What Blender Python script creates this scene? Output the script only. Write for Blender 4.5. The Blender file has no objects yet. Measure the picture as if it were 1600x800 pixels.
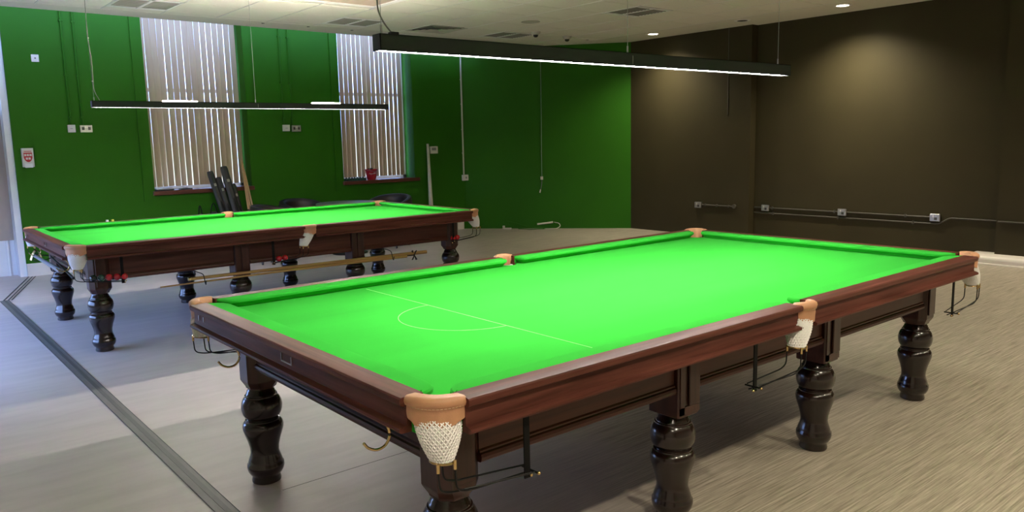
import bpy, bmesh, math, random
from math import sin, cos, pi, radians as R
from mathutils import Vector, Matrix
random.seed(7)
C = bpy.context.scene.collection
scene = bpy.context.scene

# ------------------------------------------------------------------ camera
cam_d = bpy.data.cameras.new('camera')
cam = bpy.data.objects.new('camera', cam_d); C.objects.link(cam)
cam.location = (-1.275, -1.883, 1.590)
cam.rotation_euler = (R(81.636), R(1.290), R(-39.754))
cam_d.sensor_width = 36.0
cam_d.lens = 36.0 * 1233.27 / 1600.0
cam_d.clip_start = 0.05
scene.camera = cam

# ------------------------------------------------------------------ light settings
DAY = 8.5           # sky seen through the windows
LAMP = 185.0         # linear pendant lamps above the tables
UP = 850.0           # up-lighting windows on top of the far lamp
SPOT = 270.0         # recessed ceiling downlights
w = bpy.data.worlds.new('world'); scene.world = w; w.use_nodes = True
bg = w.node_tree.nodes['Background']
bg.inputs[0].default_value = (0.34, 0.50, 1.0, 1); bg.inputs[1].default_value = DAY
_n = w.node_tree.nodes; _tc = _n.new('ShaderNodeTexCoord'); _sp = _n.new('ShaderNodeSeparateXYZ'); _cr = _n.new('ShaderNodeValToRGB')   # bluish sky above a dull ground
w.node_tree.links.new(_tc.outputs['Generated'], _sp.inputs[0]); w.node_tree.links.new(_sp.outputs['Z'], _cr.inputs[0]); w.node_tree.links.new(_cr.outputs[0], bg.inputs[0])
_cr.color_ramp.elements[0].position = 0.0; _cr.color_ramp.elements[0].color = (.10, .105, .10, 1)
_cr.color_ramp.elements[1].position = 0.06; _cr.color_ramp.elements[1].color = (.32, .48, 1.0, 1)
scene.view_settings.view_transform = 'Standard'
scene.view_settings.look = 'None'
scene.view_settings.gamma = 1.0
scene.view_settings.use_curve_mapping = False
scene.view_settings.exposure = 0.55
cy = scene.cycles
cy.use_denoising = True
try: cy.denoiser = 'OPENIMAGEDENOISE'
except Exception: pass
cy.max_bounces = 7; cy.diffuse_bounces = 4; cy.glossy_bounces = 3
cy.transparent_max_bounces = 12; cy.transmission_bounces = 4
cy.sample_clamp_indirect = 6.0
cy.caustics_reflective = False; cy.caustics_refractive = False
try: cy.use_light_tree = True
except Exception: pass

def portal(name, loc, rot, sx, sy):
    l = bpy.data.lights.new(name, 'AREA'); l.shape = 'RECTANGLE'; l.size = sx; l.size_y = sy
    l.cycles.is_portal = True
    o = bpy.data.objects.new(name, l); C.objects.link(o); o.location = loc; o.rotation_euler = rot
    return o
portal('window_portal', (-1.52, 6.5, .83), (0, R(-90), 0), 1.35, 4.6)
portal('window_portal', (-0.65, 10.02, 2.9), (R(-90), 0, 0), 1.9, 1.4)
portal('window_portal', (2.61, 10.08, 2.25), (R(-90), 0, 0), 1.38, 2.5)
portal('window_portal', (5.51, 10.08, 2.25), (R(-90), 0, 0), 1.36, 2.5)

# ------------------------------------------------------------------ materials
def new_mat(name):
    m = bpy.data.materials.new(name); m.use_nodes = True
    nt = m.node_tree; b = nt.nodes['Principled BSDF']
    return m, nt, b
def sset(b, k, v):
    if k in b.inputs: b.inputs[k].default_value = v
def mat(name, col, rough=0.5, metal=0.0, var=0.08, scale=8.0, bump=0.0, bscale=60.0, coat=0.0, spec=None, sheen=0.0, stretch=(1, 1, 1)):
    """plain coloured material with procedural mottling and optional bump"""
    m, nt, b = new_mat(name); N = nt.nodes; L_ = nt.links
    tc = N.new('ShaderNodeTexCoord'); mp = N.new('ShaderNodeMapping'); mp.inputs['Scale'].default_value = stretch
    L_.new(tc.outputs['Object'], mp.inputs[0])
    n = N.new('ShaderNodeTexNoise'); n.inputs['Scale'].default_value = scale; n.inputs['Detail'].default_value = 5
    L_.new(mp.outputs[0], n.inputs['Vector'])
    r = N.new('ShaderNodeValToRGB')
    r.color_ramp.elements[0].position = 0.3; r.color_ramp.elements[1].position = 0.7
    r.color_ramp.elements[0].color = tuple(max(0, c * (1 - var)) for c in col) + (1,)
    r.color_ramp.elements[1].color = tuple(min(1, c * (1 + var)) for c in col) + (1,)
    L_.new(n.outputs['Fac'], r.inputs[0]); L_.new(r.outputs[0], b.inputs['Base Color'])
    b.inputs['Roughness'].default_value = rough; b.inputs['Metallic'].default_value = metal
    sset(b, 'Coat Weight', coat); sset(b, 'Coat Roughness', 0.12)
    if sheen: sset(b, 'Sheen Weight', sheen)
    if spec is not None: sset(b, 'Specular IOR Level', spec)
    if bump:
        n2 = N.new('ShaderNodeTexNoise'); n2.inputs['Scale'].default_value = bscale; n2.inputs['Detail'].default_value = 3
        L_.new(mp.outputs[0], n2.inputs['Vector'])
        bp = N.new('ShaderNodeBump'); bp.inputs['Strength'].default_value = bump; bp.inputs['Distance'].default_value = 0.003
        L_.new(n2.outputs['Fac'], bp.inputs['Height']); L_.new(bp.outputs[0], b.inputs['Normal'])
    return m
def wood(name, dark, light, axis='x', rough=0.34, coat=0.35, freq=1.0, spec=0.3):
    m, nt, b = new_mat(name); N = nt.nodes; L_ = nt.links
    tc = N.new('ShaderNodeTexCoord'); mp = N.new('ShaderNodeMapping')
    s = {'x': (1.2, 26, 26), 'y': (26, 1.2, 26), 'z': (26, 26, 1.2)}[axis]
    mp.inputs['Scale'].default_value = tuple(v * freq for v in s)
    L_.new(tc.outputs['Object'], mp.inputs[0])
    n = N.new('ShaderNodeTexNoise'); n.inputs['Scale'].default_value = 1.0; n.inputs['Detail'].default_value = 8; n.inputs['Roughness'].default_value = 0.62; n.inputs['Distortion'].default_value = 0.5
    L_.new(mp.outputs[0], n.inputs['Vector'])
    r = N.new('ShaderNodeValToRGB'); e = r.color_ramp.elements
    e[0].position = 0.32; e[0].color = tuple(dark) + (1,); e[1].position = 0.68; e[1].color = tuple(light) + (1,)
    L_.new(n.outputs['Fac'], r.inputs[0]); L_.new(r.outputs[0], b.inputs['Base Color'])
    b.inputs['Roughness'].default_value = rough; sset(b, 'Coat Weight', coat); sset(b, 'Coat Roughness', 0.2); sset(b, 'Specular IOR Level', spec)
    n2 = N.new('ShaderNodeTexNoise'); n2.inputs['Scale'].default_value = 2.0; n2.inputs['Detail'].default_value = 4
    L_.new(mp.outputs[0], n2.inputs['Vector'])
    bp = N.new('ShaderNodeBump'); bp.inputs['Strength'].default_value = 0.06; bp.inputs['Distance'].default_value = 0.002
    L_.new(n2.outputs['Fac'], bp.inputs['Height']); L_.new(bp.outputs[0], b.inputs['Normal'])
    return m
def emit(name, col, s):
    m, nt, b = new_mat(name); b.inputs['Base Color'].default_value = (.8, .8, .8, 1)
    sset(b, 'Emission Color', tuple(col) + (1,)); sset(b, 'Emission Strength', s)
    return m
def glass_mat(name):
    m = bpy.data.materials.new(name); m.use_nodes = True; nt = m.node_tree; nt.nodes.clear()
    o = nt.nodes.new('ShaderNodeOutputMaterial'); t = nt.nodes.new('ShaderNodeBsdfTransparent'); g = nt.nodes.new('ShaderNodeBsdfGlossy')
    g.inputs['Roughness'].default_value = 0.02; t.inputs[0].default_value = (.96, .98, .98, 1)
    mx = nt.nodes.new('ShaderNodeMixShader'); mx.inputs[0].default_value = 0.06
    nt.links.new(t.outputs[0], mx.inputs[1]); nt.links.new(g.outputs[0], mx.inputs[2]); nt.links.new(mx.outputs[0], o.inputs[0])
    return m

M = {}
M['rail_x'] = wood('mahogany_rail_x', (0.058, 0.017, 0.011), (0.155, 0.050, 0.035), 'x', 0.42, 0.0, spec=.13)
M['rail_y'] = wood('mahogany_rail_y', (0.058, 0.017, 0.011), (0.155, 0.050, 0.035), 'y', 0.42, 0.0, spec=.13)
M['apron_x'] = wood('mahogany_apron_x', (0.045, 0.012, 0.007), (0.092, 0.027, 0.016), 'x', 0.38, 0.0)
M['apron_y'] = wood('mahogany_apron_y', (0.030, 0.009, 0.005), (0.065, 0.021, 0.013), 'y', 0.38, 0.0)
M['leg'] = wood('mahogany_leg', (0.006, 0.0025, 0.0015), (0.017, 0.006, 0.004), 'z', 0.18, 0.4, spec=.5)
M['block'] = wood('mahogany_block', (0.028, 0.008, 0.005), (0.058, 0.018, 0.011), 'z', 0.35, 0.3)
M['cloth'] = mat('green_baize', (0.034, 0.43, 0.040), 0.97, var=0.09, scale=1.0, bump=0.05, bscale=900, sheen=0.03, spec=0.03, stretch=(.35, 3.2, 1))
M['mark'] = mat('baulk_chalk', (0.35, 0.75, 0.25), 0.9)
M['leather'] = mat('tan_leather', (0.56, 0.28, 0.15), 0.5, var=0.12, scale=14, bump=0.1, bscale=250)
M['stitch'] = mat('stitch_thread', (0.55, 0.38, 0.22), 0.8)
M['net'] = mat('white_cord', (0.93, 0.90, 0.88), 0.85, var=0.06)
M['brass'] = mat('brass', (0.62, 0.44, 0.20), 0.25, 1.0, var=0.15, scale=20)
M['iron'] = mat('black_iron', (0.004, 0.004, 0.004), 0.35, var=0.2, spec=.25)
M['rubber'] = mat('black_strap', (0.004, 0.004, 0.004), 0.6, var=0.2, spec=.15)
M['plate'] = mat('nickel_plate', (0.45, 0.42, 0.38), 0.3, 1.0)
M['green_wall'] = mat('green_paint', (0.022, 0.115, 0.004), 0.62, spec=0.15, var=0.06, scale=1.3, bump=0.05, bscale=40)
M['dark_wall'] = mat('dark_olive_paint', (0.040, 0.033, 0.0155), 0.6, spec=0.15, var=0.08, scale=1.5, bump=0.05, bscale=40)
M['plain_wall'] = mat('pale_paint', (0.45, 0.44, 0.42), 0.7)
M['ceil'] = mat('ceiling_tile', (0.76, 0.74, 0.67), 0.85, var=0.02, scale=30, bump=0.1, bscale=120)
M['plaster'] = mat('ceiling_plaster', (0.70, 0.68, 0.61), 0.8, var=0.02)
M['white'] = mat('white_plastic', (0.70, 0.66, 0.61), 0.4, var=0.02)
M['white_paint'] = mat('white_gloss_paint', (0.80, 0.80, 0.80), 0.3, var=0.02)
M['skirt'] = mat('skirting_paint', (0.72, 0.66, 0.60), 0.4, var=0.03)
M['black'] = mat('black_aluminium', (0.010, 0.015, 0.017), 0.5, var=0.1)
M['steel'] = mat('steel_wire', (0.45, 0.45, 0.45), 0.4, 0.8)
M['greycable'] = mat('grey_cable', (0.22, 0.22, 0.21), 0.5)
M['led'] = emit('led_diffuser', (1.0, 0.93, 0.88), LAMP)
M['uplight'] = emit('uplight_diffuser', (1.0, 0.84, 0.74), UP)
M['down'] = emit('downlight_glow', (1.0, 0.90, 0.66), 14)
M['chrome'] = mat('brushed_steel', (0.42, 0.41, 0.39), 0.35, 0.9, var=0.1)
M['socket_dark'] = mat('dark_insert', (0.05, 0.045, 0.04), 0.5)
M['dark_conduit'] = mat('dark_conduit', (0.055, 0.050, 0.036), 0.5)
M['green_conduit'] = mat('green_conduit', (0.022, 0.115, 0.005), 0.6, spec=.15)
M['sill'] = wood('brown_sill', (0.07, 0.02, 0.01), (0.14, 0.045, 0.025), 'x', 0.4, 0.3)
M['glass'] = glass_mat('window_glass')
M['tan_panel'] = mat('tan_board', (0.42, 0.34, 0.28), 0.7, var=0.03)
M['louvre'] = mat('grey_louvre', (0.26, 0.26, 0.25), 0.5, var=0.05)
M['vent'] = mat('vent_grey', (0.42, 0.41, 0.36), 0.5)
M['dark'] = mat('dark_recess', (0.03, 0.03, 0.028), 0.8)
M['red_ball'] = mat('red_ball', (0.45, 0.010, 0.018), 0.15, var=0.02, coat=0.6)
M['black_ball'] = mat('black_ball', (0.01, 0.014, 0.014), 0.12, var=0.02, coat=0.6)
M['green_ball'] = mat('green_ball', (0.005, 0.05, 0.03), 0.12, var=0.02, coat=0.6)
M['cue'] = wood('ash_cue', (0.42, 0.24, 0.10), (0.58, 0.36, 0.16), 'x', 0.35, 0.4)
M['cue_gold'] = wood('golden_cue', (0.28, 0.16, 0.05), (0.42, 0.26, 0.09), 'x', 0.35, 0.4)
M['cue_up'] = wood('pale_cue', (0.45, 0.27, 0.12), (0.62, 0.40, 0.20), 'z', 0.35, 0.4)
M['case'] = mat('black_case', (0.018, 0.017, 0.017), 0.5, var=0.15)
M['chair_leather'] = mat('black_leather', (0.012, 0.009, 0.008), 0.5, var=0.2, bump=0.1, bscale=120)
M['grey_top'] = mat('grey_laminate', (0.19, 0.19, 0.17), 0.35, var=0.04)
M['bucket'] = mat('red_enamel', (0.42, 0.008, 0.02), 0.3)
M['greenbox'] = mat('dark_green_box', (0.006, 0.05, 0.035), 0.5, var=0.3)
M['paper'] = mat('paper', (0.72, 0.70, 0.72), 0.7)
M['emblem'] = mat('red_emblem', (0.50, 0.02, 0.03), 0.5)
M['chalk_y'] = mat('yellow_chalk', (0.75, 0.65, 0.10), 0.8)
M['chalk_w'] = mat('white_chalk', (0.80, 0.80, 0.76), 0.8)
M['silver'] = mat('grey_tube', (0.26, 0.27, 0.30), 0.35, 0.4)
M['trunking'] = mat('cream_trunking', (0.62, 0.58, 0.48), 0.45)

def floor_mat():
    m, nt, b = new_mat('floor_vinyl'); N = nt.nodes; L_ = nt.links
    tc = N.new('ShaderNodeTexCoord')
    def noise(scale, sc, det=6, rough=.6, dist=0.0):
        mp = N.new('ShaderNodeMapping'); mp.inputs['Scale'].default_value = scale
        L_.new(tc.outputs['Object'], mp.inputs[0])
        n = N.new('ShaderNodeTexNoise'); n.inputs['Scale'].default_value = sc; n.inputs['Detail'].default_value = det
        n.inputs['Roughness'].default_value = rough; n.inputs['Distortion'].default_value = dist
        L_.new(mp.outputs[0], n.inputs['Vector']); return n
    def ramp(src, p0, c0, p1, c1):
        r = N.new('ShaderNodeValToRGB'); e = r.color_ramp.elements
        e[0].position = p0; e[0].color = tuple(c0) + (1,); e[1].position = p1; e[1].color = tuple(c1) + (1,)
        L_.new(src, r.inputs[0]); return r
    # ribbed, wood-grain-like vinyl
    s = noise((2.6, 120, 1), 1.0, 5, .72, .15)
    rs = ramp(s.outputs['Fac'], .36, (.20, .17, .125), .66, (.52, .45, .36))
    # smooth sheet lino
    l = noise((1.3, 7, 1), 1.4, 7, .6, .3)
    rl = ramp(l.outputs['Fac'], .3, (.50, .435, .425), .72, (.60, .525, .515))
    sp = N.new('ShaderNodeSeparateXYZ'); L_.new(tc.outputs['Object'], sp.inputs[0])
    n3 = noise((1, 1, 1), 1.1, 2)
    # boundary: ribbed vinyl covers the side by the dark wall
    a = N.new('ShaderNodeMath'); a.operation = 'MULTIPLY_ADD'; L_.new(sp.outputs['Y'], a.inputs[0]); a.inputs[1].default_value = -0.62; L_.new(sp.outputs['X'], a.inputs[2])
    mr = N.new('ShaderNodeMapRange'); mr.inputs['From Min'].default_value = 0.2; mr.inputs['From Max'].default_value = 1.3
    L_.new(a.outputs[0], mr.inputs['Value'])
    mx = N.new('ShaderNodeMix'); mx.data_type = 'RGBA'
    L_.new(mr.outputs[0], mx.inputs[0]); L_.new(rl.outputs[0], mx.inputs[6]); L_.new(rs.outputs[0], mx.inputs[7])
    L_.new(mx.outputs[2], b.inputs['Base Color'])
    b.inputs['Roughness'].default_value = 0.42; sset(b, 'Specular IOR Level', 0.4)
    bp = N.new('ShaderNodeBump'); bp.inputs['Strength'].default_value = 0.12; bp.inputs['Distance'].default_value = 0.002
    L_.new(s.outputs['Fac'], bp.inputs['Height']); L_.new(bp.outputs[0], b.inputs['Normal'])
    return m
M['floor'] = floor_mat()

def blind_mat():
    m, nt, b = new_mat('blind_fabric'); N = nt.nodes; L_ = nt.links
    tc = N.new('ShaderNodeTexCoord'); mp = N.new('ShaderNodeMapping'); mp.inputs['Scale'].default_value = (60, 60, 3)
    L_.new(tc.outputs['Object'], mp.inputs[0])
    n = N.new('ShaderNodeTexNoise'); n.inputs['Scale'].default_value = 2; L_.new(mp.outputs[0], n.inputs['Vector'])
    r = N.new('ShaderNodeValToRGB'); r.color_ramp.elements[0].color = (.46, .35, .23, 1); r.color_ramp.elements[1].color = (.56, .435, .30, 1)
    L_.new(n.outputs['Fac'], r.inputs[0])
    out = N['Material Output']
    d = N.new('ShaderNodeBsdfDiffuse'); t = N.new('ShaderNodeBsdfTranslucent'); mx = N.new('ShaderNodeMixShader'); mx.inputs[0].default_value = 0.012
    L_.new(r.outputs[0], d.inputs[0]); L_.new(r.outputs[0], t.inputs[0])
    L_.new(d.outputs[0], mx.inputs[1]); L_.new(t.outputs[0], mx.inputs[2]); L_.new(mx.outputs[0], out.inputs[0])
    return m
M['blind'] = blind_mat()

# ------------------------------------------------------------------ mesh helpers
class MB:
    def __init__(s): s.v = []; s.f = []
    def add(s, vs, fs):
        o = len(s.v); s.v += [tuple(v) for v in vs]; s.f += [tuple(i + o for i in f) for f in fs]; return s
    def box(s, x0, x1, y0, y1, z0, z1):
        v = [(x, y, z) for z in (z0, z1) for y in (y0, y1) for x in (x0, x1)]
        return s.add(v, [(0, 2, 3, 1), (4, 5, 7, 6), (0, 1, 5, 4), (2, 6, 7, 3), (0, 4, 6, 2), (1, 3, 7, 5)])
    def obox(s, c, ax, ay, az, hx, hy, hz):
        c = Vector(c); v = []
        for k in (-1, 1):
            for j in (-1, 1):
                for i in (-1, 1): v.append(c + Vector(ax) * hx * i + Vector(ay) * hy * j + Vector(az) * hz * k)
        return s.add(v, [(0, 2, 3, 1), (4, 5, 7, 6), (0, 1, 5, 4), (2, 6, 7, 3), (0, 4, 6, 2), (1, 3, 7, 5)])
    def cbox(s, x0, x1, y0, y1, z0, z1, c):
        """box with chamfered vertical edges and a small top/bottom chamfer"""
        def ring(e, z):
            a, b_, d, f = x0 + e, x1 - e, y0 + e, y1 - e; k = c
            return [(a + k, d, z), (b_ - k, d, z), (b_, d + k, z), (b_, f - k, z), (b_ - k, f, z), (a + k, f, z), (a, f - k, z), (a, d + k, z)]
        rs = [ring(c * .6, z0), ring(0, z0 + c * .6), ring(0, z1 - c * .6), ring(c * .6, z1)]
        return s.rings(rs)
    def rings(s, rs, cap=True, closed=True):
        n = len(rs[0]); o = len(s.v)
        for r in rs: s.v += [tuple(p) for p in r]
        for i in range(len(rs) - 1):
            for j in range(n if closed else n - 1):
                k = (j + 1) % n
                s.f.append((o + i * n + j, o + i * n + k, o + (i + 1) * n + k, o + (i + 1) * n + j))
        if cap:
            s.f.append(tuple(o + j for j in reversed(range(n)))); s.f.append(tuple(o + (len(rs) - 1) * n + j for j in range(n)))
        return s
    def lathe(s, c, prof, n=32, axis='z'):
        rs = []
        for r, z in prof:
            ring = []
            for j in range(n):
                a = 2 * pi * j / n
                if axis == 'z': ring.append((c[0] + r * cos(a), c[1] + r * sin(a), c[2] + z))
                elif axis == 'y': ring.append((c[0] + r * cos(a), c[1] + z, c[2] + r * sin(a)))
                else: ring.append((c[0] + z, c[1] + r * cos(a), c[2] + r * sin(a)))
            rs.append(ring)
        return s.rings(rs)
    def tube(s, pts, r, n=8, cap=True):
        pts = [Vector(p) for p in pts]; rs = []; ref = None
        for i, p in enumerate(pts):
            a = pts[max(0, i - 1)]; b_ = pts[min(len(pts) - 1, i + 1)]; t = (b_ - a).normalized()
            if ref is None: ref = Vector((0, 0, 1)) if abs(t.z) < .9 else Vector((1, 0, 0))
            u = t.cross(ref)
            if u.length < 1e-4: u = t.cross(Vector((0, 1, 0)))
            u.normalize(); v_ = u.cross(t).normalized(); ref = v_.cross(t) if False else ref
            rr = r[i] if isinstance(r, (list, tuple)) else r
            rs.append([p + (u * cos(2 * pi * j / n) + v_ * sin(2 * pi * j / n)) * rr for j in range(n)])
        return s.rings(rs, cap)
    def prism(s, poly, z0, z1):
        n = len(poly); o = len(s.v)
        s.v += [(x, y, z0) for x, y in poly] + [(x, y, z1) for x, y in poly]
        s.f += [(o + i, o + (i + 1) % n, o + n + (i + 1) % n, o + n + i) for i in range(n)]
        s.f += [tuple(o + i for i in reversed(range(n))), tuple(o + n + i for i in range(n))]
        return s
    def sphere(s, c, r, n=20, m=12):
        return s.lathe(c, [(max(1e-4, r * sin(pi * i / m)), -r * cos(pi * i / m)) for i in range(m + 1)], n)
    def build(s, name, mt, parent=None, smooth=False, ang=40):
        me = bpy.data.meshes.new(name); me.from_pydata(s.v, [], s.f)
        bm = bmesh.new(); bm.from_mesh(me); bmesh.ops.recalc_face_normals(bm, faces=bm.faces)
        if smooth:
            for f in bm.faces: f.smooth = True
            for e in bm.edges:
                if len(e.link_faces) == 2 and e.calc_face_angle(0) > R(ang): e.smooth = False
        bm.to_mesh(me); bm.free()
        me.materials.append(M[mt] if isinstance(mt, str) else mt)
        o = bpy.data.objects.new(name, me); C.objects.link(o)
        if parent: o.parent = parent
        return o
def bez(p0, p1, p2, n=8):
    p0, p1, p2 = map(Vector, (p0, p1, p2))
    return [p0 * (1 - t) ** 2 + p1 * 2 * t * (1 - t) + p2 * t * t for t in [i / n for i in range(n + 1)]]
def fillet(pts, r=.02, n=5):
    pts = [Vector(p) for p in pts]; out = [pts[0]]
    for i in range(1, len(pts) - 1):
        a, p, b_ = pts[i - 1], pts[i], pts[i + 1]
        u = (a - p); v_ = (b_ - p); k = min(r, u.length * .45, v_.length * .45)
        out += bez(p + u.normalized() * k, p, p + v_.normalized() * k, n)
    return out + [pts[-1]]
def tag(o, label, cat, group=None):
    o['label'] = label; o['category'] = cat
    if group: o['group'] = group
    return o
def thing(name, label, cat, loc=(0, 0, 0), rz=0, group=None):
    o = bpy.data.objects.new(name, None); C.objects.link(o); o.empty_display_size = .1
    o.location = loc; o.rotation_euler = (0, 0, rz)
    return tag(o, label, cat, group)
def struct(name, mb, mt, parent=None, smooth=False):
    o = mb.build(name, mt, parent, smooth)
    if not parent: o['kind'] = 'structure'
    return o
def copy_tree(o, parent=None):
    c = o.copy(); C.objects.link(c); c.parent = parent
    for ch in list(o.children): copy_tree(ch, c)
    return c

# ------------------------------------------------------------------ room shell
H = 3.2
FAR = 9.75
struct('floor', MB().prism([(-2.7, -4.4), (9.8, -4.4), (9.8, 10.5), (-2.7, 10.5)], -.12, 0), 'floor')
# window wall (three openings)
def wall_y(segs, y0, y1, mt, name):
    b = MB()
    for x0, x1, z0, z1 in segs: b.box(x0, x1, y0, y1, z0, z1)
    return struct(name, b, mt)
ZT = 4.1
W1 = (1.92, 3.30); W2 = (4.83, 6.19)
wall_y([(-2.6, -1.6, 0, ZT), (-1.6, .30, 3.7, ZT), (.30, W1[0], 0, ZT), (W1[0], W1[1], 0, .985), (W1[0], W1[1], 3.5, ZT), (W1[1], W2[0], 0, ZT),
        (W2[0], W2[1], 0, .975), (W2[0], W2[1], 3.5, ZT), (W2[1], 7.45, 0, ZT)], FAR, FAR + .36, 'green_wall', 'wall_back')
struct('wall_diagonal', MB().prism([(9.19, 7.465), (7.27, 9.76), (7.5, 10.1), (9.6, 7.7), (9.6, 7.465)], 0, ZT), 'green_wall')
wr = MB().box(9.19, 9.8, 5.08, 7.50, 0, ZT).box(9.33, 9.8, 1.66, 5.08, 0, ZT).box(9.19, 9.8, -4.4, 1.66, 0, ZT)
struct('wall_right', wr, 'dark_wall')
struct('wall_front', MB().box(-2.7, 9.8, -4.4, -4.2, 0, ZT), 'plain_wall')
wl = MB().box(-2.7, -2.3, -4.2, 2.0, 0, ZT).box(-2.3, -1.55, 1.7, 2.0, 0, ZT).box(-1.85, -1.55, 2.0, 4.2, 0, ZT).box(-1.85, -1.55, 8.8, 9.75, 0, ZT).box(-1.85, -1.55, 4.2, 8.8, 0, .15).box(-1.85, -1.55, 4.2, 8.8, 1.50, ZT)
struct('wall_left', wl, 'plain_wall')
# raised plaster surrounds round the window openings
t = MB()
t.box(.30, .51, FAR - .02, FAR, .86, ZT)
struct('trim_1', t, 'green_wall')
t = MB().box(1.775, W1[0] - .002, FAR - .02, FAR, .858, ZT).box(W1[1] + .002, 3.41, FAR - .02, FAR, .858, ZT).box(W1[0] - .002, W1[1] + .002, FAR - .02, FAR, .858, .93)
struct('trim_2', t, 'green_wall')
t = MB().box(4.69, W2[0] - .002, FAR - .02, FAR, .835, ZT).box(W2[1] + .002, 6.32, FAR - .02, FAR, .835, ZT).box(W2[0] - .002, W2[1] + .002, FAR - .02, FAR, .835, .93)
struct('trim_3', t, 'green_wall')

# windows: frame, panes
def window(name, x0, x1, z0, z1, y, nx=2, zs=(2.4,)):
    f = MB(); k = .055
    f.box(x0, x0 + k, y, y + .07, z0, z1).box(x1 - k, x1, y, y + .07, z0, z1).box(x0, x1, y, y + .07, z0, z0 + k).box(x0, x1, y, y + .07, z1 - k, z1)
    for i in range(1, nx): xx = x0 + (x1 - x0) * i / nx; f.box(xx - .02, xx + .02, y + .01, y + .06, z0, z1)
    for zz in zs: f.box(x0, x1, y + .01, y + .06, zz - .025, zz + .025)
    o = struct(name, f, 'white_paint')
    MB().box(x0 + .01, x1 - .01, y + .033, y + .039, z0 + .01, z1 - .01).build('window_glass', 'glass', o)
    return o
window('window_1', W1[0] + .002, W1[1] - .002, .99, 3.498, FAR + .27)
window('window_2', W2[0] + .002, W2[1] - .002, .98, 3.498, FAR + .27)
# left bay with a glazed screen, transom and boarded lower panel
f = MB(); yb = FAR + .26
f.box(.225, .298, FAR + .02, yb + .06, 0, 3.698)                 # white jamb lining
f.box(-1.598, .225, yb - .03, yb + .07, 2.06, 2.18)              # transom
f.box(.15, .225, yb, yb + .06, 2.18, 3.698)                      # upper stile
f.box(-1.598, .225, yb, yb + .06, 3.62, 3.698)
f.box(-.7, -.62, yb, yb + .06, 2.18, 3.63)
bay = struct('window_3', f, 'white_paint')
MB().box(-1.59, .15, yb + .03, yb + .036, 2.18, 3.62).build('window_glass', 'glass', bay)
MB().box(-1.59, .335 - .11, yb - .02, yb + .02, .46, 2.06).build('lower_board', 'tan_panel', bay)
MB().box(-1.59, .225, yb + .0, yb + .05, 0, .46).build('bottom_panel', 'white_paint', bay)
MB().box(.13, .155, yb - .025, yb + .005, 0, .46).build('panel_batten', 'white_paint', bay)
lw = MB(); k = .06
lw.box(-1.72, -1.65, 4.202, 4.202 + k, .152, 1.498).box(-1.72, -1.65, 8.798 - k, 8.798, .152, 1.498).box(-1.72, -1.65, 4.202, 8.798, .152, .20).box(-1.72, -1.65, 4.202, 8.798, 1.45, 1.498)
for yy in (5.35, 6.5, 7.65): lw.box(-1.715, -1.655, yy - .025, yy + .025, .2, 1.45)
w4 = struct('window_4', lw, 'white_paint')
MB().box(-1.69, -1.684, 4.22, 8.78, .17, 1.48).build('window_glass', 'glass', w4)

# window sills
for nm, (a, b_), z in (('trim_4', W1, .985), ('trim_5', W2, .975)):
    struct(nm, MB().cbox(a + .002, b_ - .002, FAR - .07, FAR + .268, z + .001, z + .012, .003).cbox(a - .03, b_ + .07 if nm == 'trim_5' else b_ + .02, FAR - .075, FAR - .021, z - .045, z + .012, .006), 'sill')

# baseboards
def skirting(poly_pts, h, d, name, mt='skirt'):
    b = MB()
    for (x0, x1, y0, y1) in poly_pts: b.box(x0, x1, y0, y1, 0, h)
    return struct(name, b, mt)
skirting([(.298, 7.2, FAR - .025, FAR - .001)], .165, .02, 'baseboard_back')
skirting([(.298, .31, FAR - .024, FAR + .02)], .165, .02, 'baseboard_bay', 'white_paint')
# rounded pipe casing along the foot of the dark wall
prof = [(0, 0), (.0, .012), (.035, .014), (.035, .03), (.03, .05), (.035, .075), (.05, .092), (.075, .10), (.42, .10), (.42, 0)]
rs = [[(8.92 + a, y, z) for a, z in prof] for y in (-4.19, 1.90)]
struct('baseboard_right', MB().rings(rs), 'skirt', smooth=True)

# ceiling: plaster slab + grid of tiles, stops short of the window wall
gx0, gy0, gs, gsy = 4.46, 6.207, .664, .662
def ce(x): return 8.76 + .045 * x
struct('ceiling', MB().prism([(-2.7, -4.4), (9.8, -4.4), (9.8, 9.19), (7.0, 9.07), (4.4, 8.965), (0, 8.765), (-2.7, 8.65)], 3.212, 3.40), 'plaster')
struct('ceiling_void', MB().box(-2.7, 9.8, 8.4, 10.2, ZT, ZT + .1), 'plaster')
pl = MB()
pl.prism([(-2.3, 8.42), (8.444, 8.42), (8.444, 9.13), (7.0, 9.07), (4.4, 8.965), (0, 8.765), (-2.3, 8.66)], H, 3.2121)
pl.prism([(8.449, -4.2), (9.33, -4.2), (9.33, 7.47), (9.19, 7.5), (8.449, 8.35)], H, 3.2121)
struct('trim_6', pl, 'plaster')
skip = set()
LIGHTS = [(-5, 2), (-1, 2), (3, 2), (3, -2)]
VENTS = [(1, 2)]
for c in LIGHTS + VENTS: skip.add(c)
CAS = [(i, j) for i in (-3, -2) for j in (-2, -1, 0)]
tl = MB()
g = .007
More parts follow.
